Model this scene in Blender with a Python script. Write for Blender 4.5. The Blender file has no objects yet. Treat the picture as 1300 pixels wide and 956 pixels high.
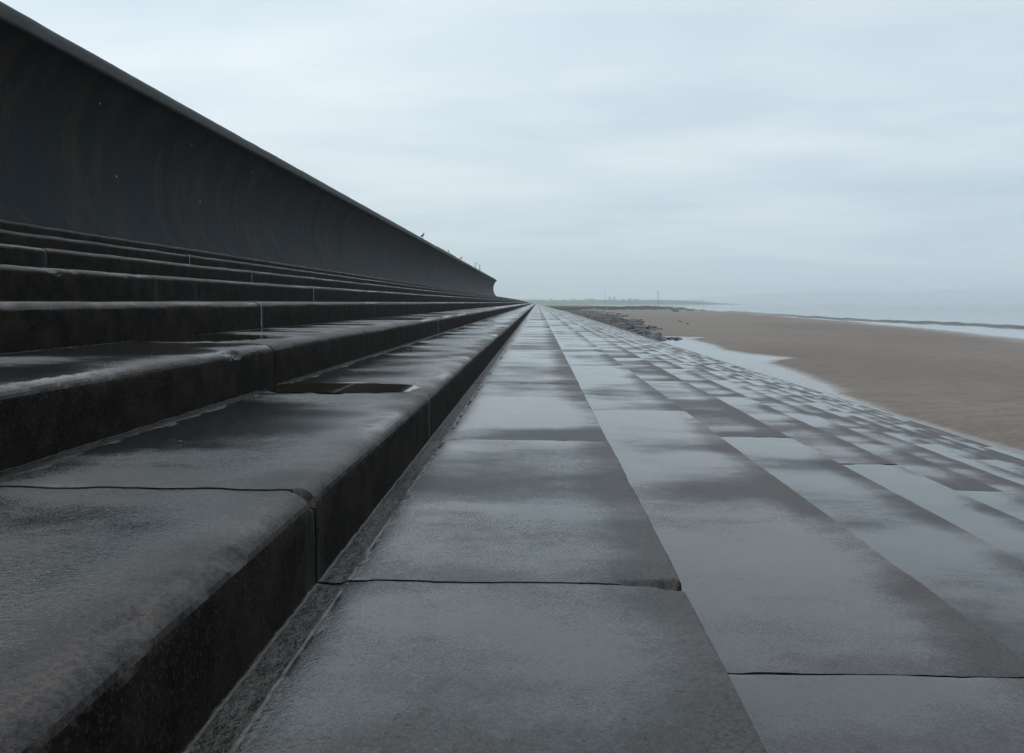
import bpy, math, random
import numpy as np
random.seed(7); rng = np.random.default_rng(7)
R = math.radians
F = 1011.0            # focal length in photo pixels (28 mm lens)
CAM = 4.4             # eye height above the sand
VX, VY = 682.0, 384.0
scene = bpy.context.scene
col = scene.collection

# ------------------------------------------------------------------ noise
def _h(ix, iy, iz, seed):
    n = (ix.astype(np.int64) * 374761393 + iy.astype(np.int64) * 668265263 + iz.astype(np.int64) * 2147483647 + seed * 974634777) & 0xffffffff
    n = ((n ^ (n >> 13)) * 1274126177) & 0xffffffff
    n = ((n ^ (n >> 16)) * 2246822519) & 0xffffffff
    return ((n ^ (n >> 15)) & 0xffffff) / float(0xffffff)
def vnoise(x, y, z=0.0, seed=0):
    x, y, z = np.broadcast_arrays(np.asarray(x, float), np.asarray(y, float), np.asarray(z, float))
    ix, iy, iz = np.floor(x), np.floor(y), np.floor(z)
    fx, fy, fz = x - ix, y - iy, z - iz
    fx, fy, fz = [t * t * (3 - 2 * t) for t in (fx, fy, fz)]
    r = 0
    for a in (0, 1):
        for b in (0, 1):
            for c in (0, 1):
                w = (fx if a else 1 - fx) * (fy if b else 1 - fy) * (fz if c else 1 - fz)
                r = r + w * _h(ix + a, iy + b, iz + c, seed)
    return r * 2 - 1
def fbm(x, y, z=0.0, seed=0, oct=4):
    r, a, f = 0, 0.5, 1.0
    for o in range(oct):
        r = r + a * vnoise(x * f, y * f, z * f, seed + o * 17); a *= .5; f *= 2.03
    return r
def sstep(a, b, x):
    t = np.clip((x - a) / (b - a), 0, 1); return t * t * (3 - 2 * t)

# ------------------------------------------------------------------ objects
def link(o, parent=None):
    col.objects.link(o)
    if parent: o.parent = parent
    return o
def props(o, label=None, cat=None, group=None, kind=None):
    if label: o['label'] = label
    if cat: o['category'] = cat
    if group: o['group'] = group
    if kind: o['kind'] = kind
    return o
def make_mesh(name, V, faces, mats, smooth=True, midx=None):
    """faces: list of tuples or (n,4)/(n,3) int array"""
    me = bpy.data.meshes.new(name)
    V = np.asarray(V, dtype=np.float32)
    if isinstance(faces, np.ndarray):
        n, k = faces.shape
        me.vertices.add(len(V)); me.vertices.foreach_set('co', V.ravel())
        me.loops.add(n * k); me.loops.foreach_set('vertex_index', faces.astype(np.int32).ravel())
        me.polygons.add(n)
        me.polygons.foreach_set('loop_start', np.arange(0, n * k, k, dtype=np.int32))
        me.polygons.foreach_set('loop_total', np.full(n, k, dtype=np.int32))
    else:
        me.from_pydata([tuple(map(float, v)) for v in V], [], faces)
    me.update(calc_edges=True); me.validate()
    for m in (mats if isinstance(mats, list) else [mats]): me.materials.append(m)
    if midx is not None: me.polygons.foreach_set('material_index', np.asarray(midx, dtype=np.int32))
    me.polygons.foreach_set('use_smooth', np.full(len(me.polygons), smooth))
    me.update()
    return me
def obj(name, me, parent=None, loc=(0, 0, 0)):
    o = bpy.data.objects.new(name, me); o.location = loc
    return link(o, parent)
def empty(name, loc):
    o = bpy.data.objects.new(name, None); o.location = loc; o.empty_display_size = .2
    return link(o)
def grid_faces(nu, nv):
    i, j = np.meshgrid(np.arange(nu - 1), np.arange(nv - 1), indexing='ij')
    a = (i * nv + j).ravel()
    return np.stack([a, a + nv, a + nv + 1, a + 1], 1)
def px(x, y, z=0.0):
    """photo pixel -> point on the level plane z"""
    d = (CAM - z) * F / (y - VY)
    return ((x - VX) * d / F, d)

# ------------------------------------------------------------------ node helpers
class NT:
    def __init__(s, name):
        s.m = bpy.data.materials.new(name); s.m.use_nodes = True; s.t = s.m.node_tree
        s.t.nodes.clear(); s.out = s.n('ShaderNodeOutputMaterial')
        s.b = s.n('ShaderNodeBsdfPrincipled'); s.l(s.b.outputs[0], s.out.inputs[0])
    def n(s, typ, **kw):
        nd = s.t.nodes.new(typ)
        for k, v in kw.items(): setattr(nd, k, v)
        return nd
    def l(s, a, b): s.t.links.new(a, b)
    def put(s, inp, v):
        if hasattr(v, 'links') or isinstance(v, bpy.types.NodeSocket): s.l(v, inp)
        else: inp.default_value = v
    def math(s, op, a, b=0.0, c=0.0, clamp=False):
        nd = s.n('ShaderNodeMath', operation=op); nd.use_clamp = clamp
        s.put(nd.inputs[0], a); s.put(nd.inputs[1], b); s.put(nd.inputs[2], c); return nd.outputs[0]
    def rng(s, v, a, b, c=0.0, d=1.0, smooth=True):
        nd = s.n('ShaderNodeMapRange'); nd.clamp = True
        if smooth: nd.interpolation_type = 'SMOOTHSTEP'
        for i, q in enumerate((v, a, b, c, d)): s.put(nd.inputs[i], q)
        return nd.outputs[0]
    def noise(s, vec, scale, detail=4, rough=.55, w=None, stretch=None):
        if stretch:
            vm = s.n('ShaderNodeVectorMath', operation='MULTIPLY'); s.put(vm.inputs[0], vec); vm.inputs[1].default_value = stretch; vec = vm.outputs[0]
        nd = s.n('ShaderNodeTexNoise')
        if w is not None: nd.noise_dimensions = '4D'; s.put(nd.inputs['W'], w)
        s.put(nd.inputs['Vector'], vec); nd.inputs['Scale'].default_value = scale
        nd.inputs['Detail'].default_value = detail; nd.inputs['Roughness'].default_value = rough
        return nd.outputs['Fac']
    def mix(s, f, a, b):
        nd = s.n('ShaderNodeMix', data_type='RGBA'); s.put(nd.inputs[0], f)
        for k, v in ((6, a), (7, b)):
            if isinstance(v, tuple): v = v + (1,) if len(v) == 3 else v
            s.put(nd.inputs[k], v)
        return nd.outputs[2]
    def mixf(s, f, a, b):
        nd = s.n('ShaderNodeMix', data_type='FLOAT'); s.put(nd.inputs[0], f); s.put(nd.inputs[2], a); s.put(nd.inputs[3], b); return nd.outputs[0]
    def bump(s, h, strength, dist, normal=None):
        nd = s.n('ShaderNodeBump'); s.put(nd.inputs['Height'], h); s.put(nd.inputs['Strength'], strength); s.put(nd.inputs['Distance'], dist)
        if normal is not None: s.l(normal, nd.inputs['Normal'])
        return nd.outputs[0]
    def set(s, name, v):
        if isinstance(v, tuple) and len(v) == 3: v = v + (1,)
        s.put(s.b.inputs[name], v)
    def coord(s, which='Object'): return s.n('ShaderNodeTexCoord').outputs[which]
    def sep(s, v):
        nd = s.n('ShaderNodeSeparateXYZ'); s.l(v, nd.inputs[0]); return nd.outputs

# ------------------------------------------------------------------ materials
def mat_tread():
    t = NT('wet_step_concrete'); P = t.coord(); x, y, z = t.sep(P)
    oi = t.n('ShaderNodeObjectInfo').outputs['Random']
    W = t.math('MULTIPLY', oi, 61.7)
    dm = t.n('ShaderNodeAttribute'); dm.attribute_type = 'OBJECT'; dm.attribute_name = 'damp'
    geo = t.n('ShaderNodeNewGeometry'); nz = t.sep(geo.outputs['True Normal'])[2]
    flat = t.rng(nz, .55, .97)
    # film of rain water: lies thick towards the far end and the back of each slab
    big = t.noise(P, .9, 3, .5, W, (.42, .95, 1)); fine = t.noise(P, 9, 4, .65, W, (1, 1.3, 1)); mid = t.noise(P, 2.6, 3, .6, W, (.5, 1.2, 1))
    m = t.math('MULTIPLY_ADD', big, 2.6, -.74)
    m = t.math('ADD', m, t.math('MULTIPLY_ADD', fine, .4, -.2))
    m = t.math('ADD', m, t.math('MULTIPLY_ADD', mid, .45, -.225))
    m = t.math('ADD', m, t.math('MULTIPLY_ADD', t.noise(P, 120, 2, .7), .8, -.4))
    endw = t.math('MULTIPLY', t.rng(y, 4.2, 6.95), .42)
    m = t.math('ADD', m, endw)
    m = t.math('SUBTRACT', m, t.math('MULTIPLY', t.rng(y, .9, .0), .25))
    m = t.math('SUBTRACT', m, t.math('MULTIPLY', t.rng(x, -.40, -.02), .42))
    m = t.math('ADD', m, t.math('MULTIPLY', t.rng(x, -.8, -1.2), .16))
    m = t.math('ADD', m, dm.outputs['Fac'])
    wet = t.math('MULTIPLY', t.rng(m, .10, .84), flat)
    # standing water and grit in the corner under the riser behind
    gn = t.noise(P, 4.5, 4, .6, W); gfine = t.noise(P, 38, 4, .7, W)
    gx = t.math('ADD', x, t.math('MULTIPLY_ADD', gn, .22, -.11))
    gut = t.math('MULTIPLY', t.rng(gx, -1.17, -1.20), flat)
    # colour
    pit = t.rng(t.noise(P, 34, 3, .55), .66, .73)
    c1 = t.noise(P, 2.2, 5, .6, W); c2 = t.noise(P, 60, 3, .7); c3 = t.noise(P, 170, 2, .6)
    tone = t.mix(t.rng(t.math('FRACT', t.math('MULTIPLY', oi, 7.31)), .25, .85), (.027, .036, .039), (.056, .041, .041))
    base = t.mix(t.rng(c1, .3, .7), t.mix(.45, tone, (.02, .02, .02)), tone)
    vor = t.n('ShaderNodeTexVoronoi'); vor.inputs['Scale'].default_value = 150; t.l(P, vor.inputs['Vector'])
    vs = t.sep(vor.outputs['Color'])[0]
    base = t.mix(t.rng(vs, .80, .98, 0, .28), base, (.12, .115, .112))
    base = t.mix(t.rng(c2, .47, .60, 0, .75), base, (.018, .017, .017))
    base = t.mix(t.rng(c3, .55, .68, 0, .5), base, (.095, .09, .09))
    base = t.mix(t.rng(t.noise(P, 21, 4, .7, W), .5, .68, 0, .5), base, (.02, .019, .019))
    base = t.mix(t.math('MULTIPLY', pit, .8), base, (.008, .008, .008))
    base = t.mix(t.math('MULTIPLY', wet, .30), base, (.016, .018, .02))
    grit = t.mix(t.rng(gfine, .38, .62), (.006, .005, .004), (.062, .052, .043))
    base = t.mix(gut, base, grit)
    # thin lime lines either side of the corner grit
    wob = t.math('MULTIPLY_ADD', t.noise(P, 7, 3, .6, W), .02, -.01)
    l1 = t.math('ABSOLUTE', t.math('ADD', t.math('ADD', x, 1.193), wob))
    l2 = t.math('ABSOLUTE', t.math('ADD', t.math('ADD', x, 1.298), t.math('MULTIPLY', wob, .4)))
    lime = t.math('MAXIMUM', t.math('MULTIPLY', t.rng(l1, .009, .003), t.rng(t.noise(P, 2.3, 4, .7, W), .42, .58)), t.math('MULTIPLY', t.rng(l2, .006, .003), .8))
    lime = t.math('MULTIPLY', lime, flat)
    base = t.mix(t.math('MULTIPLY', lime, .8), base, (.17, .165, .155))
    # risers: brown slime, pits, pale drips under the joints
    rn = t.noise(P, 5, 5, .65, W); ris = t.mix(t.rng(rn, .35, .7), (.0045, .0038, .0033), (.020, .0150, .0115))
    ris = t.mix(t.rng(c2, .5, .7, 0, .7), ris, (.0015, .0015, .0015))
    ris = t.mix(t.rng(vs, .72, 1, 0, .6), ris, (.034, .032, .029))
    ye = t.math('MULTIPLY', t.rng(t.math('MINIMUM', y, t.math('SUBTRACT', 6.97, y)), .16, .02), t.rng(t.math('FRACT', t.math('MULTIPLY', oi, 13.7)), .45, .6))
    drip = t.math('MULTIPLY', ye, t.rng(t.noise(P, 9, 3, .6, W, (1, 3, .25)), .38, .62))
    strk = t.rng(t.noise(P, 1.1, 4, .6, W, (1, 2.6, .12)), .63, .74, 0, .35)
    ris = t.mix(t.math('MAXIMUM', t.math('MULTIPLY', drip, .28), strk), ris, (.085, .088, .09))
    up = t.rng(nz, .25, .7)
    sl = t.n('ShaderNodeAttribute'); sl.attribute_type = 'OBJECT'; sl.attribute_name = 'shade_algae'
    base = t.mix(t.math('MULTIPLY', sl.outputs['Fac'], t.rng(t.noise(P, 1.6, 5, .65, W), .25, .62, .55, 1.0)), base, (.009, .0095, .009))  # wall shade and lens vignetting painted into tread colour, beside some algal growth
    worn = t.math('MULTIPLY', t.rng(t.math('ADD', x, t.math('MULTIPLY_ADD', c1, .16, -.08)), -.17, -.07), t.rng(z, -.14, -.07))
    base = t.mix(t.math('MULTIPLY', worn, .6), base, t.mix(t.rng(c2, .42, .6), (.058, .044, .040), (.020, .016, .015)))
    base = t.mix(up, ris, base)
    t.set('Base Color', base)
    dryr = t.mixf(up, .85, .52)
    r = t.mixf(wet, dryr, .075); r = t.mixf(gut, r, .24); r = t.mixf(t.math('MULTIPLY', lime, .8), r, .4)
    t.set('Roughness', r)
    t.set('Specular IOR Level', t.mixf(up, .05, t.mixf(wet, t.mixf(sl.outputs['Fac'], .27, .16), t.mixf(sl.outputs['Fac'], .76, .62))))
    hh = t.math('ADD', t.math('MULTIPLY', c2, .6), t.math('MULTIPLY', c3, .4))
    amp = t.mixf(wet, .0062, .0007); amp = t.mixf(gut, amp, .011)
    hh = t.math('ADD', hh, t.math('MULTIPLY', gfine, t.math('MULTIPLY', gut, 1.2)))
    hh = t.math('SUBTRACT', hh, t.math('MULTIPLY', pit, .5))
    n1 = t.bump(hh, .9, amp)
    rip = t.noise(P, 22, 3, .6, W, (1, 1.7, 1))
    n2 = t.bump(rip, .5, t.mixf(wet, .0014, .0007), n1)
    t.l(n2, t.b.inputs['Normal'])
    return t.m
def mat_wall():
    t = NT('dark_wall_concrete'); P = t.coord(); x, y, z = t.sep(P)
    oi = t.n('ShaderNodeObjectInfo').outputs['Random']; W = t.math('MULTIPLY', oi, 41.3)
    st = t.noise(P, 1.0, 6, .7, W, (1, 3.2, .35)); rust = t.noise(P, .9, 5, .6, W, (1, 1.8, .55)); bl = t.noise(P, .6, 3, .5, W)
    c = t.mix(t.rng(st, .3, .7), (.004, .0058, .0075), (.018, .024, .028))
    c = t.mix(t.rng(bl, .35, .7, 0, .5), c, (.006, .010, .015))
    c = t.mix(t.rng(rust, .46, .64, 0, .55), c, (.040, .026, .014))
    strk = t.noise(P, 4.5, 4, .7, W, (1, 3.0, .09)); c = t.mix(t.rng(strk, .50, .62, 0, .65), c, (.008, .010, .012))
    c = t.mix(t.math('MULTIPLY', t.rng(t.noise(P, 3.1, 4, .7, W, (1, 4.0, .07)), .64, .74, 0, .4), 1), c, (.05, .054, .055))
    v = t.n('ShaderNodeTexVoronoi'); v.inputs['Scale'].default_value = 2.6; t.l(P, v.inputs['Vector'])
    sp = t.math('MULTIPLY', t.rng(v.outputs['Distance'], .085, .05), t.rng(t.sep(v.outputs['Color'])[0],   .80, .84))
    c = t.mix(t.math('MULTIPLY', sp, .8), c, (.42, .43, .42))
    ye = t.rng(y, .06, .0, 0, .7); c = t.mix(ye, c, (.006, .006, .007))
    t.set('Base Color', c)
    t.set('Roughness', t.rng(st, .3, .7, .6, .8)); t.set('Specular IOR Level', .10)
    h = t.math('ADD', t.noise(P, 26, 5, .7), t.math('MULTIPLY', st, 1.0))
    t.l(t.bump(h, .6, .012), t.b.inputs['Normal'])
    return t.m
def mat_coping():
    t = NT('coping_concrete'); P = t.coord()
    a = t.noise(P, 1.6, 5, .65, None, (1, .6, 1)); b = t.noise(P, 14, 4, .6)
    c = t.mix(t.rng(a, .3, .7), (.020, .024, .028), (.042, .041, .040))
    c = t.mix(t.rng(t.noise(P, 1.1, 5, .7), .57, .68, 0, .6), c, (.065, .042, .03))
    c = t.mix(t.rng(b, .50, .64, 0, .8), c, (.012, .013, .015)); c = t.mix(t.rng(t.noise(P, 42, 3, .7), .56, .68, 0, .5), c, (.11, .108, .10))
    g = t.rng(t.math('MULTIPLY', t.rng(t.sep(P)[1], 55, 74), t.rng(t.sep(P)[1], 112, 90)), .2, 1)
    c = t.mix(t.math('MULTIPLY', g, t.rng(t.noise(P, .7, 5, .7), .46, .56, 0, .8)), c, (.10, .12, .02))
    t.set('Base Color', c); t.set('Roughness', .7)
    t.l(t.bump(b, .6, .01), t.b.inputs['Normal'])
    return t.m
def mat_simple(name, ca, cb, scale=3, rough=.8, bs=.5, bd=.02, stretch=None, spec=.5, det=5, bscale=4.0):
    t = NT(name); P = t.coord()
    n = t.noise(P, scale, det, .6, None, stretch)
    if name == 'dark_rock': n = t.math('ADD', n, t.math('MULTIPLY_ADD', t.n('ShaderNodeObjectInfo').outputs['Random'], .5, -.22))
    t.set('Base Color', t.mix(t.rng(n, .32, .68), ca, cb)); t.set('Roughness', rough); t.set('Specular IOR Level', spec)
    if bs: t.l(t.bump(t.noise(P, scale * bscale, 4, .65, None, stretch), bs, bd), t.b.inputs['Normal'])
    return t.m
def mat_ground():
    t = NT('beach_ground'); P = t.coord(); x, y, z = t.sep(P)
    at = t.n('ShaderNodeAttribute'); at.attribute_name = 'grass'; g = at.outputs['Fac']
    n1 = t.noise(P, .05, 5, .6, None, (1, .5, 1)); n2 = t.noise(P, .9, 5, .7, None, (.6, 1.6, 1)); n3 = t.noise(P, 6, 4, .7, None, (.5, 1.6, 1))
    s = t.mix(t.rng(n1, .3, .7), (.115, .085, .066), (.165, .127, .102))
    s = t.mix(t.rng(n2, .42, .66, 0, .7), s, (.085, .066, .053))
    s = t.mix(t.rng(n3, .50, .66, 0, .75), s, (.055, .043, .035))
    wetv = t.rng(t.math('ADD', z, t.math('MULTIPLY_ADD', n2, .05, -.025)), .045, -.03)
    s = t.mix(t.math('MULTIPLY', wetv, .55), s, (.085, .078, .072))
    gn = t.noise(P, .022, 5, .6, None, (1, .45, 1)); gc = t.mix(t.rng(gn, .4, .62), (.050, .075, .028), (.135, .125, .075))
    gc = t.mix(t.rng(t.noise(P, .35, 4, .7), .5, .66, 0, .6), gc, (.035, .042, .026))
    t.set('Base Color', t.mix(g, s, gc))
    t.set('Roughness', t.mixf(wetv, .72, .16))
    t.set('Specular IOR Level', t.mixf(g, t.mixf(wetv, .28, .5), .1))
    h = t.math('ADD', t.math('MULTIPLY', n2, .6), t.math('MULTIPLY', n3, .4))
    t.l(t.bump(h, t.mixf(wetv, 1.0, .1), .09), t.b.inputs['Normal'])
    return t.m
def mat_water(name, depth_col, rough, waves):
    t = NT(name); P = t.coord()
    t.set('Base Color', depth_col); t.set('Roughness', rough); t.set('IOR', 1.33)
    if waves:
        h = t.math('ADD', t.noise(P, .35, 5, .6, None, (1, .55, 1)), t.math('MULTIPLY', t.noise(P, .03, 4, .6, None, (1, .5, 1)), 3))
        t.l(t.bump(h, .35, waves), t.b.inputs['Normal'])
    return t.m

M = dict(
    tread=mat_tread(), wall=mat_wall(), coping=mat_coping(), ground=mat_ground(),
    sea=mat_water('sea_water', (.035, .048, .055),    .07, .018),
    puddle=mat_water('puddle_water', (.012, .009, .006), .015, 0),
    rock=mat_simple('dark_rock', (.009, .011, .012), (.040, .042, .042), 1.1, .6, .7, .06),
    mud=mat_simple('wet_mud', (.02, .022, .02), (.055, .055, .048), .5, .5, .6, .06),
    grass=mat_simple('marsh_grass', (.035, .048, .022), (.075, .08, .04), .6, .9, 0, .0, spec=.1),
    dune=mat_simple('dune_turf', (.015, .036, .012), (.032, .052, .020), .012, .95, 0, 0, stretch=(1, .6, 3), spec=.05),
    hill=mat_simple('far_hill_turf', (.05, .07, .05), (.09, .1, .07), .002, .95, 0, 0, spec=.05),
    leaf=mat_simple('leaf_green', (.03, .05, .022), (.06, .085, .035), .5, .8, 0, 0, spec=.2),
    bark=mat_simple('bark', (.05, .04, .03), (.1, .08, .06), 3, .9, .4, .02),
    metal=mat_simple('weathered_steel', (.04, .045, .05), (.09, .09, .09), 6, .5, .2, .003),
    paint=mat_simple('grey_render', (.35, .36, .36), (.45, .45, .44), .5, .8, 0, 0),
    sealant=mat_simple('pale_joint_sealant', (.07, .072, .072), (.17, .17, .165), 25, .6, .6, .004),
    feather=mat_simple('dark_feathers', (.012, .012, .013), (.03, .03, .032), 20, .6, .2, .002),
    white=mat_simple('pale_feathers', (.5, .5, .5), (.7, .7, .7), 20, .7, 0, 0),
    beak=mat_simple('horn_beak', (.08, .07, .05), (.1, .09, .06), 20, .5, 0, 0),
    leafbrown=mat_simple('rotten_leaf', (.02, .014, .008), (.04, .025, .012), 30, .6, .4, .003),
)

# ------------------------------------------------------------------ concrete steps
TR, RI = 1.3097, .331         # tread and riser
J0, JL = 2.83, 6.98           # first joint and slab length
END = 405.0
def nose(j): return .52 + TR * (j - 1)
def top(j):                   # world height of the nose edge
    z = -(1 + RI * (j - 1)) if j >= 1 else -(1 - .335 * (1 - j))
    return CAM + z
TILT = .012
def profile(res, rn, back=TR + .03, nr_=.055):
    """(x, z, nx, nz, noseweight) from the foot of the riser over the nose to the back, local to nose/top"""
    r = nr_; pts = []
    rh = .345
    nr = max(2, int(round((rh + .05 - r) / max(res, .012))))
    for i in range(nr):
        z = -rh - .05 + (rh + .05 - r) * i / nr
        pts.append((0.012 * (-z) , z, 1, 0, math.exp(-abs(z + r) / .05)))
    for i in range(rn + 1):
        a = math.pi / 2 * i / rn
        pts.append((-r + r * math.cos(a), -r + r * math.sin(a), math.cos(a), math.sin(a), 1))
    # tread to gutter edge, gutter, on under the next riser
    x0, xg = -r, -1.193
    nt = max(2, int(round((x0 - xg) / res)))
    for i in range(1, nt + 1):
        x = x0 + (xg - x0) * i / nt
        pts.append((x, TILT * (-x), 0, 1, math.exp(-(x0 - x) / .035)))
    ng = max(2, int(round(.115 / min(res, .05))))
    if back > TR + .1: gx1 = -back
    else: gx1 = -TR - .03
    drop = .010 if back < TR + .1 else 0
    for i in range(1, ng + 1):
        x = xg - .006 + (gx1 - xg + .006) * i / ng
        pts.append((x, TILT * (-x) - drop, 0, 1, 0))
    return np.array(pts)
def slab_mesh(j, y0, y1, dents=()):
    N, H = nose(j), top(j)
    lx = abs(N - TR / 2)
    if y1 < .9: dmin = 60
    else: dmin = math.hypot(max(y0, 1.2), max(0, min(abs(N), abs(N - TR))))
    hi = dmin < 9
    res = min(.6, max(.016, dmin * .005)); rn = 8 if dmin < 12 else (4 if dmin < 40 else 2)
    P = profile(res, rn, TR + .03 if j > -6 else 1.45, .085 if j < 1 else .022)
    kn = 1.0 if j < 1 else .42
    ys = [y0 + .003]
    while ys[-1] < y1 - .003:
        y = ys[-1]; d = math.hypot(y, lx)
        st = .25 if (y < 1.0) else min(2.4, max(.011, d * .0045))
        if y1 < .9: st = 3
        st = min(st, 6 if dmin > 12 else .6)
        ys.append(min(y + st, y1 - .003))
    if len(ys) > 2 and ys[-1] - ys[-2] < .004: ys.pop(-2)
    ys = np.array(ys)
    X = np.repeat(P[None, :, 0], len(ys), 0); Z = np.repeat(P[None, :, 1], len(ys), 0)
    Y = np.repeat(ys[:, None], len(P), 1)
    nx, nz, nw = P[None, :, 2], P[None, :, 3], P[None, :, 4]
    gut = (P[None, :, 0] < -1.195) * 1.0; ris = (P[None, :, 2] > .99) * 1.0
    wx = X + N; sd = 100 + j * 7
    if dmin < 45:
        D = .0045 * fbm(wx * 1.1, Y * .9, Z * 1.1, sd, 3) * (nz > .5)
        D = D + .012 * kn * nw * fbm(wx * 3.0, Y * 2.2, Z * 3, sd + 3, 4)
        if hi:
            D = D + .0028 * ris * fbm(wx * 30, Y * 26, Z * 30, sd + 5, 3) + .007 * gut * fbm(wx * 22, Y * 22, 0, sd + 6, 4)
            D = D + .0022 * nw * fbm(wx * 40, Y * 40, Z * 40, sd + 9, 3)
            ch = fbm(wx * 9, Y * 7, Z * 9, sd + 11, 4); lo = sstep(-.1, .35, vnoise(Y * .7, j * 3.1, 0, sd))
            D = D - .011 * kn * nw * sstep(.10, .42, ch) * (.25 + lo)
            ed = np.exp(-np.minimum(Y - y0, y1 - Y) / .035)
            D = D - .005 * ed * sstep(-.2, .5, fbm(wx * 6, Y * 6 + 3, Z * 6, sd + 21, 4)) * (nz > .3)
        for (dx, dy, rx, ry, dep) in dents:
            q = ((X - dx) / rx) ** 2 + ((Y - dy) / ry) ** 2 + (np.minimum(Z + .02, 0) / .06) ** 2 + (.8 if rx < .3 else .9) * fbm(wx * 11, Y * 11, Z * 11, sd + 31, 2)
            D = D - dep * sstep(1.0, .25, q)
        X = X + nx * D; Z = Z + nz * D
    if dmin < 45:     # ragged arrises along the cross joints
        Y[0] += .011 * np.clip(fbm(wx[0] * 5, y0 + 0 * wx[0], 0, sd + 51, 4) + .15, 0, 1)
        Y[-1] -= .011 * np.clip(fbm(wx[-1] * 5, y1 + 0 * wx[-1], 0, sd + 52, 4) + .15, 0, 1)
    Vf = np.stack([X, Y - y0, Z], -1).reshape(-1, 3)
    nu, nv = len(ys), len(P)
    Fc = grid_faces(nu, nv)
    # underside and end caps with vertices of their own, so that every slab is a solid block with crisp ends
    faces = [tuple(f) for f in Fc]; e0 = (nu - 1) * nv; V = [Vf]; b = len(Vf)
    for blk, yv, flip in ((Vf[:nv], ys[0] - y0, False), (Vf[e0:e0 + nv], ys[-1] - y0, True)):
        V.append(blk); V.append(np.array([[P[-1, 0], yv, -.52], [P[0, 0], yv, -.52]]))
        r = tuple(range(b, b + nv + 2)); faces.append(r[::-1] if flip else r); b += nv + 2
    q0 = len(Vf) + nv; q1 = q0 + nv + 2
    faces.append((q0, q0 + 1, q1 + 1, q1)); V = np.vstack(V)
    return V, faces
ORD = ['topmost', 'second', 'third', 'fourth', 'fifth', 'sixth', 'seventh', 'eighth', 'ninth', 'tenth', 'eleventh', 'twelfth', 'thirteenth', 'fourteenth', 'fifteenth', 'sixteenth', 'seventeenth', 'lowest']
SLABEL = {
    -6: 'topmost thin-looking concrete step directly below the curved sea wall',
    -5: 'second concrete step down from the foot of the curved wall',
    -4: 'third concrete step down from the foot of the curved wall',
    -3: 'fourth concrete step down from the wall, its riser a dark band above eye level',
    -2: 'fifth concrete step down from the wall, its worn grey edge level with the eye',
    -1: 'sixth concrete step down, dark riser and small dark puddle, behind the big puddle step',
    0: 'broad concrete step with chipped rounded nose and long black puddle, nearest on the left',
    1: 'wet slab step below the tall riser, gritty strip at back, broken corner at joint',
    2: 'wet concrete step just right of the one with the broken corner',
    3: 'second wet step right of the one with the broken corner',
    4: 'third wet step right of the one with the broken corner',
    5: 'fourth wet step right of the one with the broken corner',
    6: 'sixth step from the beach edge, one of the narrow wet bands',
    7: 'fifth step from the beach edge, one of the narrow wet bands',
    8: 'fourth step from the beach edge, one of the narrow wet bands',
    9: 'third step up from the sand, narrow wet concrete band',
    10: 'second step up from the sand, above the sandy lowest one',
    11: 'lowest concrete step, pale and wet, its edge meeting the brown sand',
}
DENT = {
    1: [(-.02, J0 + .0, .09, .05, .018), (-.12, J0 + .01, .14, .022, .012)],
    0: [(-.03, J0 + .0, .06, .03, .022), (-.07, 1.93, .07, .07, .011), (-.04, 2.14, .06, .10, .012), (-.06, 1.68, .05, .07, .010), (-.80, 6.12, .72, .40, .0095)],
    -1: [(-.03, 5.6, .05, .09, .02), (-.86, 7.15, .60, .75, .0095)],
}
split = {0: 5.76, -1: 6.37, 1: 5.75}
for j in range(-6, 12):
    root = empty('concrete_step', (nose(j), 0, top(j) - .35))
    props(root, SLABEL[j], 'concrete step', 'long concrete steps of the sea defence')
    cuts = [J0 + JL * n for n in range(-3, 60) if J0 + JL * n < END]
    if j in split: cuts.append(split[j]); cuts.sort()
    for a, b in zip(cuts[:-1], cuts[1:]):
        V, fs = slab_mesh(j, a, b, DENT.get(j, ()))
        me = make_mesh('slab', V, fs, M['tread'])
        o = obj('slab', me, root, (random.uniform(-.003, .003), a, .35 + random.uniform(-.002, .002)))
        o['damp'] = {(1, -1): -.62, (0, -1): -.46, (0, 0): .16, (1, 0): .06, (2, -1): -.35, (2, 0): .08, (3, 0): .05}.get((j, int(round((a - J0) / JL))), random.uniform(-.12, .2))
        o['shade_algae'] = .62 if j <= 0 else .12  # stronger on the steps by the wall, where shade is painted in
        # sealant squeezed out of the joint at the slab's near end, on the steps that show it
        show = {0: (5.76,), -1: (16.79,), -2: (9.81,), -3: (16.79,), -4: (16.79,), -5: (16.79,)}.get(j, ())
        if any(abs(a - s) < .05 for s in show):
            pr = profile(.04, 6); k = [p for p in pr if p[1] > -.32 and p[0] > -.16]
            vv = []; w = .009 if j == 0 else .02
            for i, p in enumerate(k):
                wa = w * (.6 + .5 * random.random()); pz = .005 + .003 * random.random()
                for s in (-1, 1): vv.append((p[0] + p[2] * pz, s * wa, p[1] + p[3] * pz))
            ff = [(2 * i, 2 * i + 1, 2 * i + 3, 2 * i + 2) for i in range(len(k) - 1)]
            sm = make_mesh('joint_sealant', vv, ff, M['sealant'])
            obj('joint_sealant', sm, o)

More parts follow.
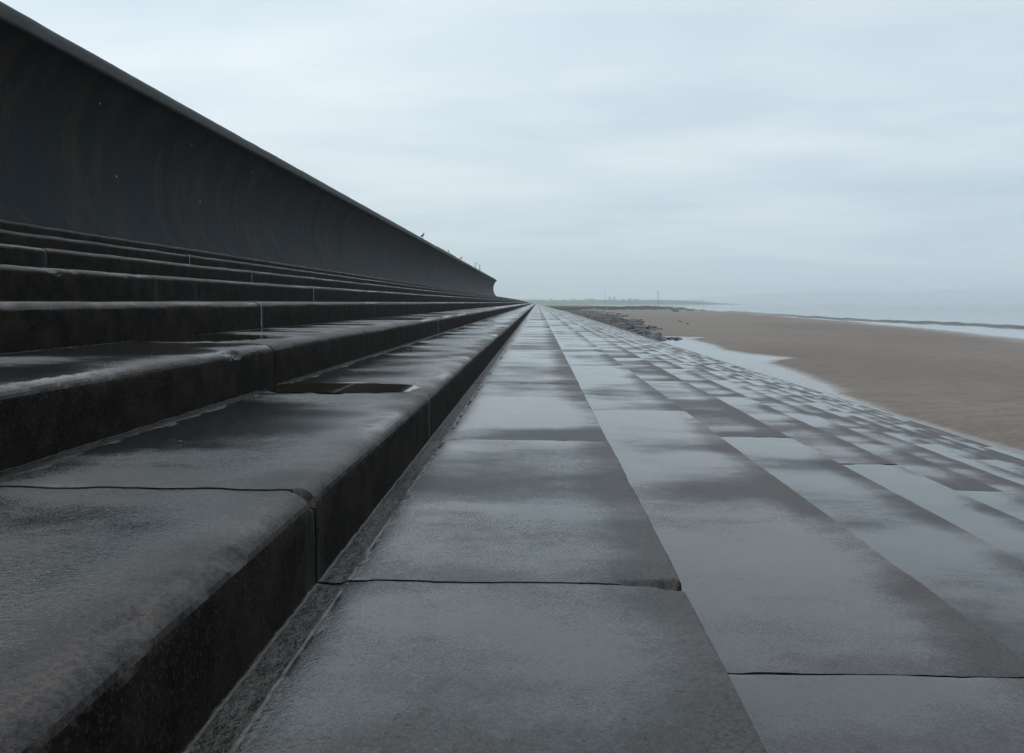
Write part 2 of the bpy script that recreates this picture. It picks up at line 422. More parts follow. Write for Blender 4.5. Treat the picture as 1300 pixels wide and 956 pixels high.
# ------------------------------------------------------------------ sea wall
WL = -9.3
ctrl = [(WL + .08, 1.28), (WL + .02, 1.38), (WL - .25, 1.62), (WL - .48, 1.98), (WL - .66, 2.42), (WL - .75, 2.9), (WL - .76, 3.35), (WL - .68, 3.85), (WL - .50, 4.33), (WL - .24, 4.72), (WL - .02, 4.90)]
def catmull(c, n):
    c = [np.array(p) for p in c]; c = [2 * c[0] - c[1]] + c + [2 * c[-1] - c[-2]]; o = []
    for i in range(1, len(c) - 2):
        for k in range(n):
            t = k / n; p0, p1, p2, p3 = c[i - 1:i + 3]
            o.append(.5 * (2 * p1 + (p2 - p0) * t + (2 * p0 - 5 * p1 + 4 * p2 - p3) * t * t + (3 * p1 - p0 - 3 * p2 + p3) * t ** 3))
    o.append(c[-2]); return np.array(o)
wp = catmull(ctrl, 5)
wall = empty('sea_wall', (WL, 0, CAM + 1.36))
props(wall, 'tall dark concrete sea wall curling seaward along the top of the steps', 'sea wall')
WEND = 183.0; PL = 4.72
y = 16.8 - PL * 9
while y < WEND - .5:
    y1 = min(y + PL, WEND)
    if y1 > WEND - 1.5: y1 = WEND
    ys = np.linspace(.006, y1 - y - .006, 10)
    off = random.uniform(-.008, .008)
    Vx = []
    for yy in ys:
        for (a, b) in wp:
            d = .008 * float(fbm(a * .8, (y + yy) * .8, b * .8, 5, 2)); Vx.append((a - WL + off + d, yy, b - 1.36))
    nv = len(wp); fs = [tuple(f) for f in grid_faces(len(ys), nv)]
    e0 = (len(ys) - 1) * nv; ca = Vx[:nv]; cb = Vx[e0:e0 + nv]
    b0 = len(Vx); Vx += ca + [(-1.6, ys[0], 3.54), (-1.6, ys[0], -.1)]; fs.append(tuple(range(b0, b0 + nv + 2))[::-1])
    b1 = len(Vx); Vx += cb + [(-1.6, ys[-1], 3.54), (-1.6, ys[-1], -.1)]; fs.append(tuple(range(b1, b1 + nv + 2)))
    fs.append((b0 + nv, b0 + nv + 1, b1 + nv + 1, b1 + nv))
    obj('wall_panel', make_mesh('wall_panel', Vx, fs, M['wall']), wall, (0, y, 0))
    y = y1
# coping: one continuous cap with a slightly uneven arris
ya = -25.0; yl = [ya]
while yl[-1] < WEND + .03: yl.append(min(yl[-1] + max(.12, abs(yl[-1]) * .012), WEND + .03) if yl[-1] < WEND + .029 else WEND + .04)
yl = np.array(yl[:-1])
cp = [(-1.68, 3.55), (-.05, 3.535), (.03, 3.545), (.045, 3.60), (.05, 3.72), (.045, 3.80), (.02, 3.835), (-.03, 3.845), (-1.0, 3.86), (-1.68, 3.86)]
Vx = []
for yy in yl:
    for i, (a, b) in enumerate(cp):
        d = .011 * float(fbm(yy * 1.3, i * .35, 0, 9, 4)) + .008 * float(vnoise(yy * .21, 0, 0, 12))
        Vx.append((a + d, yy, b + (.7 * d if i > 3 else d * .5)))
n = len(cp); fs = []
for i in range(len(yl) - 1):
    for k in range(n): fs.append((i * n + k, (i + 1) * n + k, (i + 1) * n + (k + 1) % n, i * n + (k + 1) % n))
fs += [tuple(range(n)), tuple((len(yl) - 1) * n + k for k in range(n))[::-1]]
obj('coping', make_mesh('coping', Vx, fs, M['coping']), wall)

# ------------------------------------------------------------------ land, sea, pools
land_px = [(1300, 431), (1225, 422.5), (1150, 414.5), (1075, 408), (1000, 401.8), (950, 397.6), (905, 394.6), (888, 393.2), (872, 392.2), (850, 391.2), (820, 390.6), (795, 390.0), (770, 388.9), (752, 387.9), (760, 387.1), (800, 386.9), (860, 386.6), (905, 386.4), (932, 386.25), (938, 385.9), (915, 385.4)]
land = [(-4000, -200), (40, -200), (46, 40), (50, 70)] + [px(a, b) for a, b in land_px] + [(0, 5200), (-4000, 5200)]
pool = [(13.3, 33), (13.3, 108)] + [px(a, b) for a, b in [(835, 427.2), (886, 428.2), (868, 430.5), (893, 437), (905, 443.8), (945, 449.5), (993, 454.2), (972, 457.5), (966, 461), (985, 467), (1008, 476), (1034, 486), (1050, 493), (1057, 501)]]
pool_side = px(1057, 503)
def sdf(poly, X, Y):
    P = np.array(poly); Q = np.roll(P, -1, 0); d = np.full(X.shape, 1e18); ins = np.zeros(X.shape, bool)
    for (ax, ay), (bx, by) in zip(P, Q):
        ex, ey = bx - ax, by - ay; wx, wy = X - ax, Y - ay
        t = np.clip((wx * ex + wy * ey) / (ex * ex + ey * ey + 1e-12), 0, 1)
        d = np.minimum(d, (wx - ex * t) ** 2 + (wy - ey * t) ** 2)
        c = (ay <= Y) != (by <= Y)
        with np.errstate(divide='ignore', invalid='ignore'):
            xi = ax + (Y - ay) * ex / (by - ay) if by != ay else np.full(X.shape, 1e18)
        ins ^= c & (X < xi)
    return np.where(ins, -1, 1) * np.sqrt(d)
yy = [-40.0]
while yy[-1] < 5300: yy.append(yy[-1] + max(.8, min(abs(yy[-1]) * .011, 60)))
xs = [12.0, 12.6, 13.2] + [13.4 + .08 * i for i in range(18)]
while xs[-1] < 140: xs.append(xs[-1] + max(.35, xs[-1] * .009))
while xs[-1] < 11500: xs.append(xs[-1] * 1.06 + 1)
xl = [-11000, -6000, -3000, -1500, -800, -500, -300, -200, -130, -90, -60, -40, -25, -16, -12, -10.4, -9.9, -6, 0, 6, 9, 11]
GX = np.array(xl + xs); GY = np.array([-60] + yy + [6000, 8000, 11500])
X, Y = np.meshgrid(GX, GY, indexing='ij')
wig = .9 * fbm(X * .12, Y * .05, 0, 41, 3) + .25 * fbm(X * .8, Y * .5, 0, 42, 2)
sl = sdf(land, X, Y); sp = sdf(pool, X, Y)
amp = np.clip(np.abs(Y) / 90, .5, 6)
land_h = -(sl + wig * amp * 1.6)
Zg = np.where(land_h > 0, np.minimum(land_h * .006, .16), np.maximum(land_h * .03, -1.4))
Zg = Zg + .010 * fbm(X * .35, Y * .2, 0, 51, 4) * (land_h > 2)
pd = -(sp + wig * .55)
Zg = np.where(pd > -2.5, np.minimum(Zg, np.where(pd > 0, -.05 - np.minimum(pd * .05, .12), -.05 - pd * .05)), Zg) if False else np.minimum(Zg, -.05 - pd * .06)
Zg = np.where(pd > 0, np.maximum(Zg, -.2), Zg)
Zg = np.where((Y < 110) & (X > 13) & (X < 16), np.minimum(Zg, -.05 + (X - 14.0 - .42 * fbm(X * 0, Y * .5, 0, 66, 4)) * .22), Zg)
# a dark ridge of sand meets the lowest step here and there
Zg = Zg + .035 * fbm(X * 1.2, Y * .35, 0, 61, 3) * sstep(16.5, 14, X) * sstep(13.9, 14.6, X) * (pd < -.5)
grass = sstep(400, 470, Y + 40 * fbm(X * .02, Y * .01, 0, 71, 3) + (80 - X) * .4) * sstep(-.02, .06, Zg)
grass = np.maximum(grass, (X < -9.5) * 1.0)
Zg = Zg + grass * (.35 + .5 * fbm(X * .02, Y * .012, 0, 73, 3)) * (Y > 400) * (land_h > 8)
prom = np.where(X < -9.7, 5.0, 0) * sstep(520, 400, Y)
Zg = np.where((X < 11.5) & (Y < 408), np.where(X < -9.7, 5.2, -.8), np.where(prom > 0, np.maximum(Zg, prom), Zg))
me = make_mesh('ground', np.stack([X, Y, Zg], -1).reshape(-1, 3), grid_faces(len(GX), len(GY)), M['ground'])
at = me.attributes.new('grass', 'FLOAT', 'POINT'); at.data.foreach_set('value', grass.astype(np.float32).ravel())
props(obj('ground', me), kind='structure', label='flat brown sandy beach with grassy land beyond')
sx = np.array([12, 60, 200, 800, 3000, 11500.]); sy = np.array([-60, 60, 200, 600, 2000, 6000, 11500.])
A, B = np.meshgrid(np.concatenate([[-9000, -2000, -300], sx]), sy, indexing='ij')
props(obj('sea', make_mesh('sea', np.stack([A, B, 0 * A - .05], -1).reshape(-1, 3), grid_faces(len(sx) + 3, len(sy)), M['sea'])), kind='structure', label='calm pale grey sea')

# low dark bank of mud and weed along the water's edge
bank_px = [(1420, 421), (1300, 415.5), (1220, 411.3), (1150, 408.6), (1075, 405.2), (1000, 400.6), (950, 397.1), (925, 395.2)]
bp = [np.array(px(a, b, 0)) for a, b in bank_px]
Vx = []; fs = []; cs = catmull([tuple(p) for p in bp], 46)
for i, p in enumerate(cs):
    q = cs[min(i + 1, len(cs) - 1)] - cs[max(i - 1, 0)]; q = q / np.linalg.norm(q); nn = np.array([q[1], -q[0]])
    t = i / len(cs); w = (5.5 + 4 * float(fbm(i * .13, 0, 0, 81, 3))) * (1 - .35 * t); h = (.20 + .45 * float(fbm(i * .37, 0, 0, 82, 4)))
    for k in range(7):
        u = (k - 3) / 3; prof = (1 - u * u) * max(h, .05) + .12 * float(vnoise(i * .9, k * 1.3, 0, 83)) * (1 - abs(u)) - .12
        Vx.append((p[0] + nn[0] * u * w, p[1] + nn[1] * u * w, prof))
fs = [tuple(f) for f in grid_faces(len(cs), 7)]
props(obj('mud_bank', make_mesh('mud_bank', Vx, fs, M['mud'])), kind='structure', label='low dark bank of mud and weed at the edge of the sea')

# ------------------------------------------------------------------ puddles on the steps
def puddle(j, cx, cy, rx, ry, seed, label, n=110):
    N, H = nose(j), top(j); P = [(cx, cy, H + TILT * (N - cx) + .0008)]
    for i in range(n):
        a = 2 * math.pi * i / n; ca, sa = math.cos(a), math.sin(a)
        k = 1 + .16 * float(fbm(ca * 1.7 + 5, sa * 1.7, seed, 3, 2)) + .10 * float(fbm(ca * 9, sa * 9, seed, 4, 3))
        e = .55
        x = cx + rx * math.copysign(abs(ca) ** e, ca) * k; y = cy + ry * math.copysign(abs(sa) ** .8, sa) * k
        x = max(x, N - TR + .004)
        P.append((x, y, H + TILT * (N - x) + .0008))
    c = P[0]; P = [(p[0] - c[0], p[1] - c[1], p[2] - c[2]) for p in P]
    o = obj('puddle', make_mesh('puddle', P, [(0, i + 1, (i + 1) % n + 1) for i in range(n)], M['puddle'], False), None, c)
    props(o, label, 'puddle', kind=None)
puddle(0, -1.50, 6.14, .58, .36, 3, 'long black rain puddle lying across the broad left-hand step')
puddle(-1, -2.98, 7.15, .5, .68, 8, 'smaller dark puddle on the step behind the broad left-hand one')

# ------------------------------------------------------------------ small litter
def ico(sub):
    t = (1 + 5 ** .5) / 2
    v = [(-1, t, 0), (1, t, 0), (-1, -t, 0), (1, -t, 0), (0, -1, t), (0, 1, t), (0, -1, -t), (0, 1, -t), (t, 0, -1), (t, 0, 1), (-t, 0, -1), (-t, 0, 1)]
    f = [(0, 11, 5), (0, 5, 1), (0, 1, 7), (0, 7, 10), (0, 10, 11), (1, 5, 9), (5, 11, 4), (11, 10, 2), (10, 7, 6), (7, 1, 8), (3, 9, 4), (3, 4, 2), (3, 2, 6), (3, 6, 8), (3, 8, 9), (4, 9, 5), (2, 4, 11), (6, 2, 10), (8, 6, 7), (9, 8, 1)]
    v = [np.array(p) / np.linalg.norm(p) for p in v]
    for _ in range(sub):
        cache = {}; nf = []
        def mid(a, b):
            k = (min(a, b), max(a, b))
            if k not in cache:
                p = v[a] + v[b]; v.append(p / np.linalg.norm(p)); cache[k] = len(v) - 1
            return cache[k]
        for a, b, c in f:
            ab, bc, ca = mid(a, b), mid(b, c), mid(c, a); nf += [(a, ab, ca), (b, bc, ab), (c, ca, bc), (ab, bc, ca)]
        f = nf
    return np.array(v), f
def rock_mesh(seed, sub=2, flat=.6):
    v, f = ico(sub); rs = np.random.default_rng(seed); V = v.copy()
    for _ in range(9):                 # facet planes
        n = rs.normal(size=3); n /= np.linalg.norm(n); d = rs.uniform(.5, .85)
        s = V @ n; V = V - np.outer(np.maximum(s - d, 0), n)
    V = V * (1 + .10 * fbm(v[:, 0] * 2 + seed, v[:, 1] * 2, v[:, 2] * 2, seed, 3))[:, None]
    V *= np.array([1, rs.uniform(.65, .95), flat * rs.uniform(.8, 1.2)])
    return V, f
def on_tread(j, x, y): return (x, y, top(j) + TILT * (nose(j) - x))
V, f = rock_mesh(3, 2); me = make_mesh('pebble', V * .011, f, M['rock'])
props(obj('pebble', me, None, (-1.66, 3.71, on_tread(0, -1.66, 3.71)[2] + .006)), 'small round black pebble alone on the broad left-hand step', 'pebble')
lv = []; nL = 9
for i in range(nL):
    t = i / (nL - 1); w = .03 * math.sin(math.pi * t) ** .8 + .001
    for s in (-1, 0, 1): lv.append((t * .14 - .07, s * w, .012 + .012 * math.sin(t * 7) + (.012 if s else 0)))
props(obj('dead_leaf', make_mesh('dead_leaf', lv, [tuple(q) for q in grid_faces(nL, 3)], M['leafbrown']), None, on_tread(0, -1.74, 10.75)), 'dark curled dead leaf on the broad left-hand step beyond the black puddle', 'leaf')

# ------------------------------------------------------------------ rocks
rmesh = [make_mesh('boulder', *rock_mesh(s, 2, .62), M['rock'], smooth=False) for s in range(20, 30)]
def gz(x, y):
    i = int(np.clip(np.searchsorted(GX, x), 1, len(GX) - 1)); k = int(np.clip(np.searchsorted(GY, y), 1, len(GY) - 1))
    return float(Zg[i, k])
cnt = 0
def boulder(x, y, s, label, group, flat=1.0):
    o = obj('boulder', random.choice(rmesh), None, (x, y, gz(x, y) + .22 * s * flat))
    o.scale = (s * random.uniform(.9, 1.35), s, s * flat * random.uniform(.8, 1.15)); o.rotation_euler = (random.uniform(-.3, .3), random.uniform(-.3, .3), random.uniform(0, 6.28))
    props(o, label, 'boulder', group)
GR = 'boulders of the rubble bank beside the lowest step'
GL = 'dark wet boulder in the rubble bank heaped along the foot of the steps'
def width(Y): return np.interp(Y, [96, 112, 123, 143, 171, 212, 278, 404], [1.2, 2.0, 4.6, 4.6, 6.5, 9, 14, 16])
k = 0
while k < 225:
    Y0 = 1 / random.uniform(1 / 400, 1 / 97); w = width(Y0) * (1 + .45 * float(vnoise(Y0 * .09, 0, 0, 5)))
    x = 14.2 + w * random.random() ** 1.2
    boulder(x, Y0, random.uniform(.2, .68) * (1 + Y0 / 500), GL, GR, random.uniform(.45, .75)); k += 1
# the tongue of weedy rock that ends at the pool, and the loose ones out on the sand
def at_px(x, y): return px(x, y, .1)
for i in range(22):
    a = 818 + 44 * i / 21; X0, Y0 = at_px(a, 425.6 + (a - 818) * .075 + random.uniform(-.6, .6))
    boulder(X0, Y0, random.uniform(.34, .6), 'dark boulder in the low weedy row reaching out to the pool edge', 'boulders of the low row by the pool', .7)
for i in range(16):
    X0, Y0 = at_px(800 + 29 * i / 15, 412.2 + random.uniform(-.8, 1.0) + (i > 8) * 5)
    boulder(X0, Y0, random.uniform(.4, .7), 'dark boulder lying on the sand just off the rubble bank', 'boulders scattered off the rubble bank', .6)
for a, b, s, lab in [(836, 418.6, .8, 'lone flat boulder on the sand right of the rubble bank'), (864, 408.7, .7, 'flat dark stone half sunk in the open sand'), (873, 412.0, .5, 'small dark stone alone on the open sand'),
                     (858, 395.6, 2.4, 'dark boulder just in front of the marsh bank end'), (876, 394.3, 3.2, 'long dark boulder at the seaward end of the marsh bank'), (892, 394.4, 2.4, 'outermost dark boulder beyond the marsh bank, nearest the sea')]:
    X0, Y0 = at_px(a, b); o = boulder(X0, Y0, s, lab, None, .42)
# small rubble and weed between the boulders (uncountable)
V0, f0 = rock_mesh(77, 0, .6); Vs = []; Fs = []; nb = 0
for i in range(4200):
    Y0 = 1 / random.uniform(1 / 402, 1 / 92); w = width(Y0) * (1 + .5 * float(vnoise(Y0 * .09, 0, 0, 5)))
    x = 13.9 + w * random.random() ** 1.4; s = random.uniform(.07, .24) * (1 + Y0 / 400)
    a = random.random() * 6.28; ca, sa = math.cos(a), math.sin(a)
    Q = V0 * s; Q = np.stack([Q[:, 0] * ca - Q[:, 1] * sa + x, Q[:, 0] * sa + Q[:, 1] * ca + Y0, Q[:, 2] + gz(x, Y0) + s * .3], 1)
    Vs.append(Q); Fs += [tuple(c + nb for c in t) for t in f0]; nb += len(V0)
props(obj('rubble', make_mesh('rubble', np.vstack(Vs), Fs, M['rock'], False)), 'small stones and weed filling the gaps of the rubble bank', kind='stuff')

# ------------------------------------------------------------------ marsh bank
mb = [px(a, b) for a, b in [(700, 391.6), (740, 391.4), (790, 391.0), (835, 391.3), (868, 392.6), (884, 394.0), (862, 394.6), (820, 394.6), (770, 394.8), (730, 394.6), (700, 394.2)]]
P = np.array(mb); gx = np.linspace(P[:, 0].min() - 3, P[:, 0].max() + 3, 110); gy = np.linspace(P[:, 1].min() - 5, P[:, 1].max() + 5, 60)
A, B = np.meshgrid(gx, gy, indexing='ij'); s = -sdf(mb, A, B) + 5 * fbm(A * .06, B * .03, 0, 91, 4)
hb = sstep(0, 14, s) * (.85 + .9 * fbm(A * .16, B * .05, 0, 92, 4)) + .55 * sstep(60, 76, A) * sstep(0, 10, s) * (.8 + fbm(A * .2, B * .05, 0, 93, 3)) - .12
props(obj('marsh_bank', make_mesh('marsh_bank', np.stack([A, B, hb], -1).reshape(-1, 3), grid_faces(110, 60), M['mud'])), kind='structure', label='low dark bank of mud and marsh plants across the beach')
def tufts(name, pts, hgt, mat, label, wd=.35):
    Vs = []; Fs = []; b = 0
    for (x, y, z) in pts:
        for q in range(3):
            a = random.random() * math.pi; h = hgt * random.uniform(.5, 1.2); w = wd * random.uniform(.5, 1.3); ca, sa = math.cos(a) * w, math.sin(a) * w
            lx, ly = random.uniform(-.3, .3) * h, random.uniform(-.3, .3) * h
            Vs += [(x - ca, y - sa, z - .1), (x + ca, y + sa, z - .1), (x + lx + ca * .3, y + ly + sa * .3, z + h), (x + lx - ca * .4, y + ly - sa * .4, z + h * .8)]
            Fs.append((b, b + 1, b + 2, b + 3)); b += 4
    props(obj(name, make_mesh(name, Vs, Fs, mat, False)), label, kind='stuff')
pts = []
for i in range(9000):
    ia, ib = random.randrange(110), random.randrange(60)
    if hb[ia, ib] > .25: pts.append((A[ia, ib] + random.uniform(-1, 1), B[ia, ib] + random.uniform(-1, 1), hb[ia, ib]))
tufts('marsh_grass', pts, .45, M['grass'], 'dark green marsh plants covering the low bank')
pts = []
for i in range(9000):
    yv = random.uniform(408, 760); xv = random.uniform(-8, 20 + (yv - 400) * .16)
    if gz(xv, yv) > .02: pts.append((xv, yv, gz(xv, yv)))
tufts('rough_grass', pts, .5, M['grass'], 'rough green and straw-coloured grass beyond the end of the steps', .5)

# ------------------------------------------------------------------ headland, hills
def ridge(name, y0, dy, xa, xb, hfun, mat, label, nx=260, ny=14):
    xsr = np.linspace(xa, xb, nx); u = np.linspace(-1, 1, ny); A, U = np.meshgrid(xsr, u, indexing='ij')
    H = hfun(A) * (1 - U ** 2) ** .7 * (1 + .12 * fbm(A / dy * 3, U * 3, 0, 7, 4)) - .3
    props(obj(name, make_mesh(name, np.stack([A, y0 + dy * U, H], -1).reshape(-1, 3), grid_faces(nx, ny), mat)), label=label, kind='structure')
ridge('headland', 1960, 150, -500, 495, lambda x: 10.2 * sstep(505, 330, x) + 1.2 * fbm(x * .02, 0, 0, 15, 4) * sstep(500, 400, x), M['dune'], 'low green headland running out into the sea')
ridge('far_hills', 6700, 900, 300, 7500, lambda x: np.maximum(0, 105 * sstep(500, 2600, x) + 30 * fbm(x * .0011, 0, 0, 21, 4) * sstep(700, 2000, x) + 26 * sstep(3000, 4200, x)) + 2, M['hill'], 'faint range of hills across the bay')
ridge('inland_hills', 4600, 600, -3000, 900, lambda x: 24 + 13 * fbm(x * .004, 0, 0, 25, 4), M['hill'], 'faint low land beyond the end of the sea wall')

# ------------------------------------------------------------------ trees on the headland
def tree(x, y, z, h, w, label, group, seed):
    rs = random.Random(seed); root = empty('tree', (x, y, z)); props(root, label, 'tree', group)
    v = []; f = []
    for i in range(5):
        t = i / 4; r = .35 * (1 - .7 * t)
        for k in range(6): v.append((r * math.cos(k * 1.047) + .3 * t, r * math.sin(k * 1.047), h * .6 * t))
    for i in range(4):
        for k in range(6): f.append((i * 6 + k, i * 6 + (k + 1) % 6, i * 6 + 6 + (k + 1) % 6, i * 6 + 6 + k))
    obj('trunk', make_mesh('trunk', v, f, M['bark']), root)
    v = []; f = []; blobs = [(rs.uniform(-.32, .32) * w, rs.uniform(-.3, .3) * w, h * rs.uniform(.1, .82), rs.uniform(.22, .34) * w) for _ in range(9)]
    for i in range(520):
        bx, by, bz, br = rs.choice(blobs); a, b = rs.uniform(0, 6.28), rs.uniform(-1, 1); rr = br * rs.uniform(.5, 1.05); c = math.sqrt(1 - b * b)
        p = np.array([bx + rr * c * math.cos(a), by + rr * c * math.sin(a), bz + rr * b * .8]); n0 = len(v)
        for q in range(3): v.append(p + np.array([rs.uniform(-.45, .45), rs.uniform(-.45, .45), rs.uniform(-.4, .4)]) * (w / 9))
        f.append((n0, n0 + 1, n0 + 2))
    obj('crown', make_mesh('crown', v, f, M['leaf'], False), root)
GT = 'hazy trees on the headland'
for i, (a, h, w, lab) in enumerate([(774, 14, 11, 'tallest hazy tree, beside the thin mast on the headland'), (781, 11, 12, 'hazy bushy tree right of the tallest one'), (791, 8, 12, None), (800, 8, 13, None), (808, 7, 12, None), (745, 7, 12, None), (752, 8, 14, None), (728, 7, 13, None), (716, 7, 12, None), (700, 7, 13, None), (887, 6, 4.5, 'left of two tiny trees far out on the headland'), (893, 7, 5, 'right of two tiny trees far out on the headland')]):
    d = 1960; tree((a - VX) * d / F, d, 7.0 if a < 860 else 6.0, h, w, lab or 'low hazy tree among several on the grassy headland', GT, i)

# ------------------------------------------------------------------ posts
def cyl(r0, r1, z0, z1, n=8, cx=0, cy=0):
    v = [(cx + r * math.cos(6.28318 * k / n), cy + r * math.sin(6.28318 * k / n), z) for r, z in ((r0, z0), (r1, z1)) for k in range(n)]
    f = [(k, (k + 1) % n, n + (k + 1) % n, n + k) for k in range(n)] + [tuple(range(n))[::-1], tuple(range(n, 2 * n))]
    return v, f
def join(parts):
    V = []; Fj = []
    for v, f in parts:
        b = len(V); V += list(v); Fj += [tuple(c + b for c in q) for q in f]
    return V, Fj
def box(x0, x1, y0, y1, z0, z1):
    v = [(x, y, z) for z in (z0, z1) for x, y in ((x0, y0), (x1, y0), (x1, y1), (x0, y1))]
    return v, [(0, 3, 2, 1), (4, 5, 6, 7), (0, 1, 5, 4), (1, 2, 6, 5), (2, 3, 7, 6), (3, 0, 4, 7)]
X0, Y0 = px(835.5, 392.0)
b = empty('beacon_post', (X0, Y0, .4)); props(b, 'tall thin dark beacon post standing on the low marsh bank', 'beacon')
obj('pole', make_mesh('pole', *cyl(.15, .11, -.6, 10.6), M['metal']), b)
obj('topmark', make_mesh('topmark', *join([cyl(.36, .36, 10.6, 11.4, 10), cyl(.1, .05, 11.7, 12.6)]), M['metal']), b)
obj('crosspiece', make_mesh('crosspiece', *join([box(-.5, .5, -.06, .06, 8.2, 8.35), box(-.35, .35, -.06, .06, 6.6, 6.75)]), M['metal']), b)
X0 = (768.5 - VX) * 1500 / F
b = empty('mast', (X0, 1500, 0)); props(b, 'slim far-off mast rising left of the tallest hazy tree', 'mast')
obj('pole', make_mesh('pole', *cyl(.32, .22, -1, 24), M['metal']), b)
obj('yard', make_mesh('yard', *box(-1.0, 1.0, -.1, .1, 20, 20.3), M['metal']), b)

# handrail at the head of the access steps, on top of the wall
zt = CAM + 5.21
b = empty('handrail', (-9.55, 132.5, zt)); props(b, 'small metal handrail of two posts standing on top of the sea wall', 'handrail')
obj('post', make_mesh('post', *cyl(.055, .05, 0, 1.05), M['metal']), b)
obj('post', make_mesh('post', *cyl(.04, .035, 0, 1.0), M['metal']), b, (.0, -9.5, 0))
obj('rail', make_mesh('rail', [(-.02, 0, .98), (.02, 0, .98), (.02, 0, 1.02), (-.02, 0, 1.02), (-.02, -9.5, .94), (.02, -9.5, .94), (.02, -9.5, .98), (-.02, -9.5, .98)], [(0, 1, 5, 4), (1, 2, 6, 5), (2, 3, 7, 6), (3, 0, 4, 7), (0, 3, 2, 1), (4, 5, 6, 7)], M['metal']), b)

# ------------------------------------------------------------------ birds on the wall
def loft(rings, n=10):
    v = []; f = []
    for (c, rx, rz, ax) in rings:
        c = np.array(c); ax = np.array(ax, float); ax /= np.linalg.norm(ax); sd = np.array([0, 1, 0.]); up = np.cross(ax, sd)
        for k in range(n):
            a = 6.28318 * k / n; v.append(c + sd * rx * math.cos(a) + up * rz * math.sin(a))
    for i in range(len(rings) - 1):
        for k in range(n): f.append((i * n + k, i * n + (k + 1) % n, (i + 1) * n + (k + 1) % n, (i + 1) * n + k))
    f += [tuple(range(n))[::-1], tuple((len(rings) - 1) * n + k for k in range(n))]
    return v, f
def bird(x, y, z, s, rz, label):
    root = empty('bird', (x, y, z)); root.rotation_euler = (0, 0, rz); root.scale = (s, s, s)
    props(root, label, 'bird', 'birds perched on the sea wall')
    body = loft([((-.30, 0, .14), .015, .008, (1, 0, .3)), ((-.2, 0, .17), .035, .018, (1, 0, .3)), ((-.1, 0, .2), .07, .06, (1, 0, .5)), ((0, 0, .24), .085, .085, (1, 0, .7)), ((.07, 0, .3), .07, .07, (.7, 0, 1)), ((.1, 0, .37), .045, .045, (.2, 0, 1)), ((.11, 0, .42), .048, .05, (.3, 0, 1)), ((.125, 0, .46), .035, .035, (.6, 0, 1)), ((.13, 0, .48), .01, .01, (.6, 0, 1))])
    obj('body', make_mesh('body', *body, M['feather']), root)
    obj('breast', make_mesh('breast', *loft([((.03, 0, .19), .02, .02, (.5, 0, 1)), ((.075, 0, .25), .06, .05, (.5, 0, 1)), ((.115, 0, .31), .045, .04, (.3, 0, 1)), ((.115, 0, .35), .02, .02, (.3, 0, 1))]), M['white']), root)
    obj('beak', make_mesh('beak', *loft([((.15, 0, .435), .014, .014, (1, 0, -.1)), ((.21, 0, .425), .003, .003, (1, 0, -.1))], 6), M['beak']), root)
    for sg in (-1, 1): obj('leg', make_mesh('leg', *join([cyl(.008, .008, 0, .17, 6, .02, sg * .035), box(-.01, .07, sg * .035 - .012, sg * .035 + .012, 0, .008)]), M['beak']), root)
zc = CAM + 5.20
def wy(xp): return 9.3 * F / (VX - xp)
bird(-9.34, wy(537), zc, 1.0, R(-20), 'largest and nearest dark bird standing on the edge of the sea wall')
bird(-9.34, wy(570), zc, .72, R(150), 'second dark bird on the wall edge, beside the yellow-green moss')
bird(-9.34, wy(585.5), zc, .85, R(10), 'farthest dark bird standing on the edge of the sea wall')
mv = []
for i in range(400):
    yv = random.uniform(74, 90); mv.append((random.uniform(-9.6, -9.27), yv, zc + .0))
tufts('moss', mv, .035, mat_simple('yellow_moss', (.14, .17, .02), (.24, .25, .05), 2, .9, 0, 0), 'yellow-green moss growing along the top edge of the sea wall', .07)

# ------------------------------------------------------------------ haze
hz = NT('sea_haze_air'); hz.t.nodes.remove(hz.b); pv = hz.n('ShaderNodeVolumePrincipled')
pv.inputs['Color'].default_value = (.90, .965, 1.0, 1); pv.inputs['Density'].default_value = .00043; pv.inputs['Anisotropy'].default_value = .0
hz.l(pv.outputs[0], hz.out.inputs['Volume'])
v, f = box(-11800, 11800, -800, 12000, -2.6, 175)
hm = make_mesh('haze', v, f, hz.m, False)
props(obj('haze', hm), 'thin sea haze in the air over the bay', kind='stuff')

# ------------------------------------------------------------------ light and sky
EL, AZ = R(48), R(-50)
w = bpy.data.worlds.new('World'); scene.world = w; w.use_nodes = True; nt = w.node_tree; nt.nodes.clear()
def wn(t, **k):
    n = nt.nodes.new(t)
    for a, b in k.items(): setattr(n, a, b)
    return n
L = nt.links.new
sky = wn('ShaderNodeTexSky', sky_type='NISHITA'); sky.sun_disc = False; sky.sun_elevation = EL; sky.sun_rotation = AZ % (2 * math.pi); sky.dust_density = 3
bg1 = wn('ShaderNodeBackground'); bg1.inputs[1].default_value = .08; L(sky.outputs[0], bg1.inputs[0])
tc = wn('ShaderNodeTexCoord'); sp = wn('ShaderNodeSeparateXYZ'); L(tc.outputs['Generated'], sp.inputs[0])
def mth(op, a, b=0.0, cl=False):
    n = wn('ShaderNodeMath', operation=op); n.use_clamp = cl
    for i, q in enumerate((a, b)):
        if isinstance(q, (int, float)): n.inputs[i].default_value = q
        else: L(q, n.inputs[i])
    return n.outputs[0]
zz = mth('ADD', mth('MAXIMUM', sp.outputs[2], 0), .09)
cb = wn('ShaderNodeCombineXYZ'); L(mth('DIVIDE', sp.outputs[0], zz), cb.inputs[0]); L(mth('DIVIDE', sp.outputs[1], zz), cb.inputs[1])
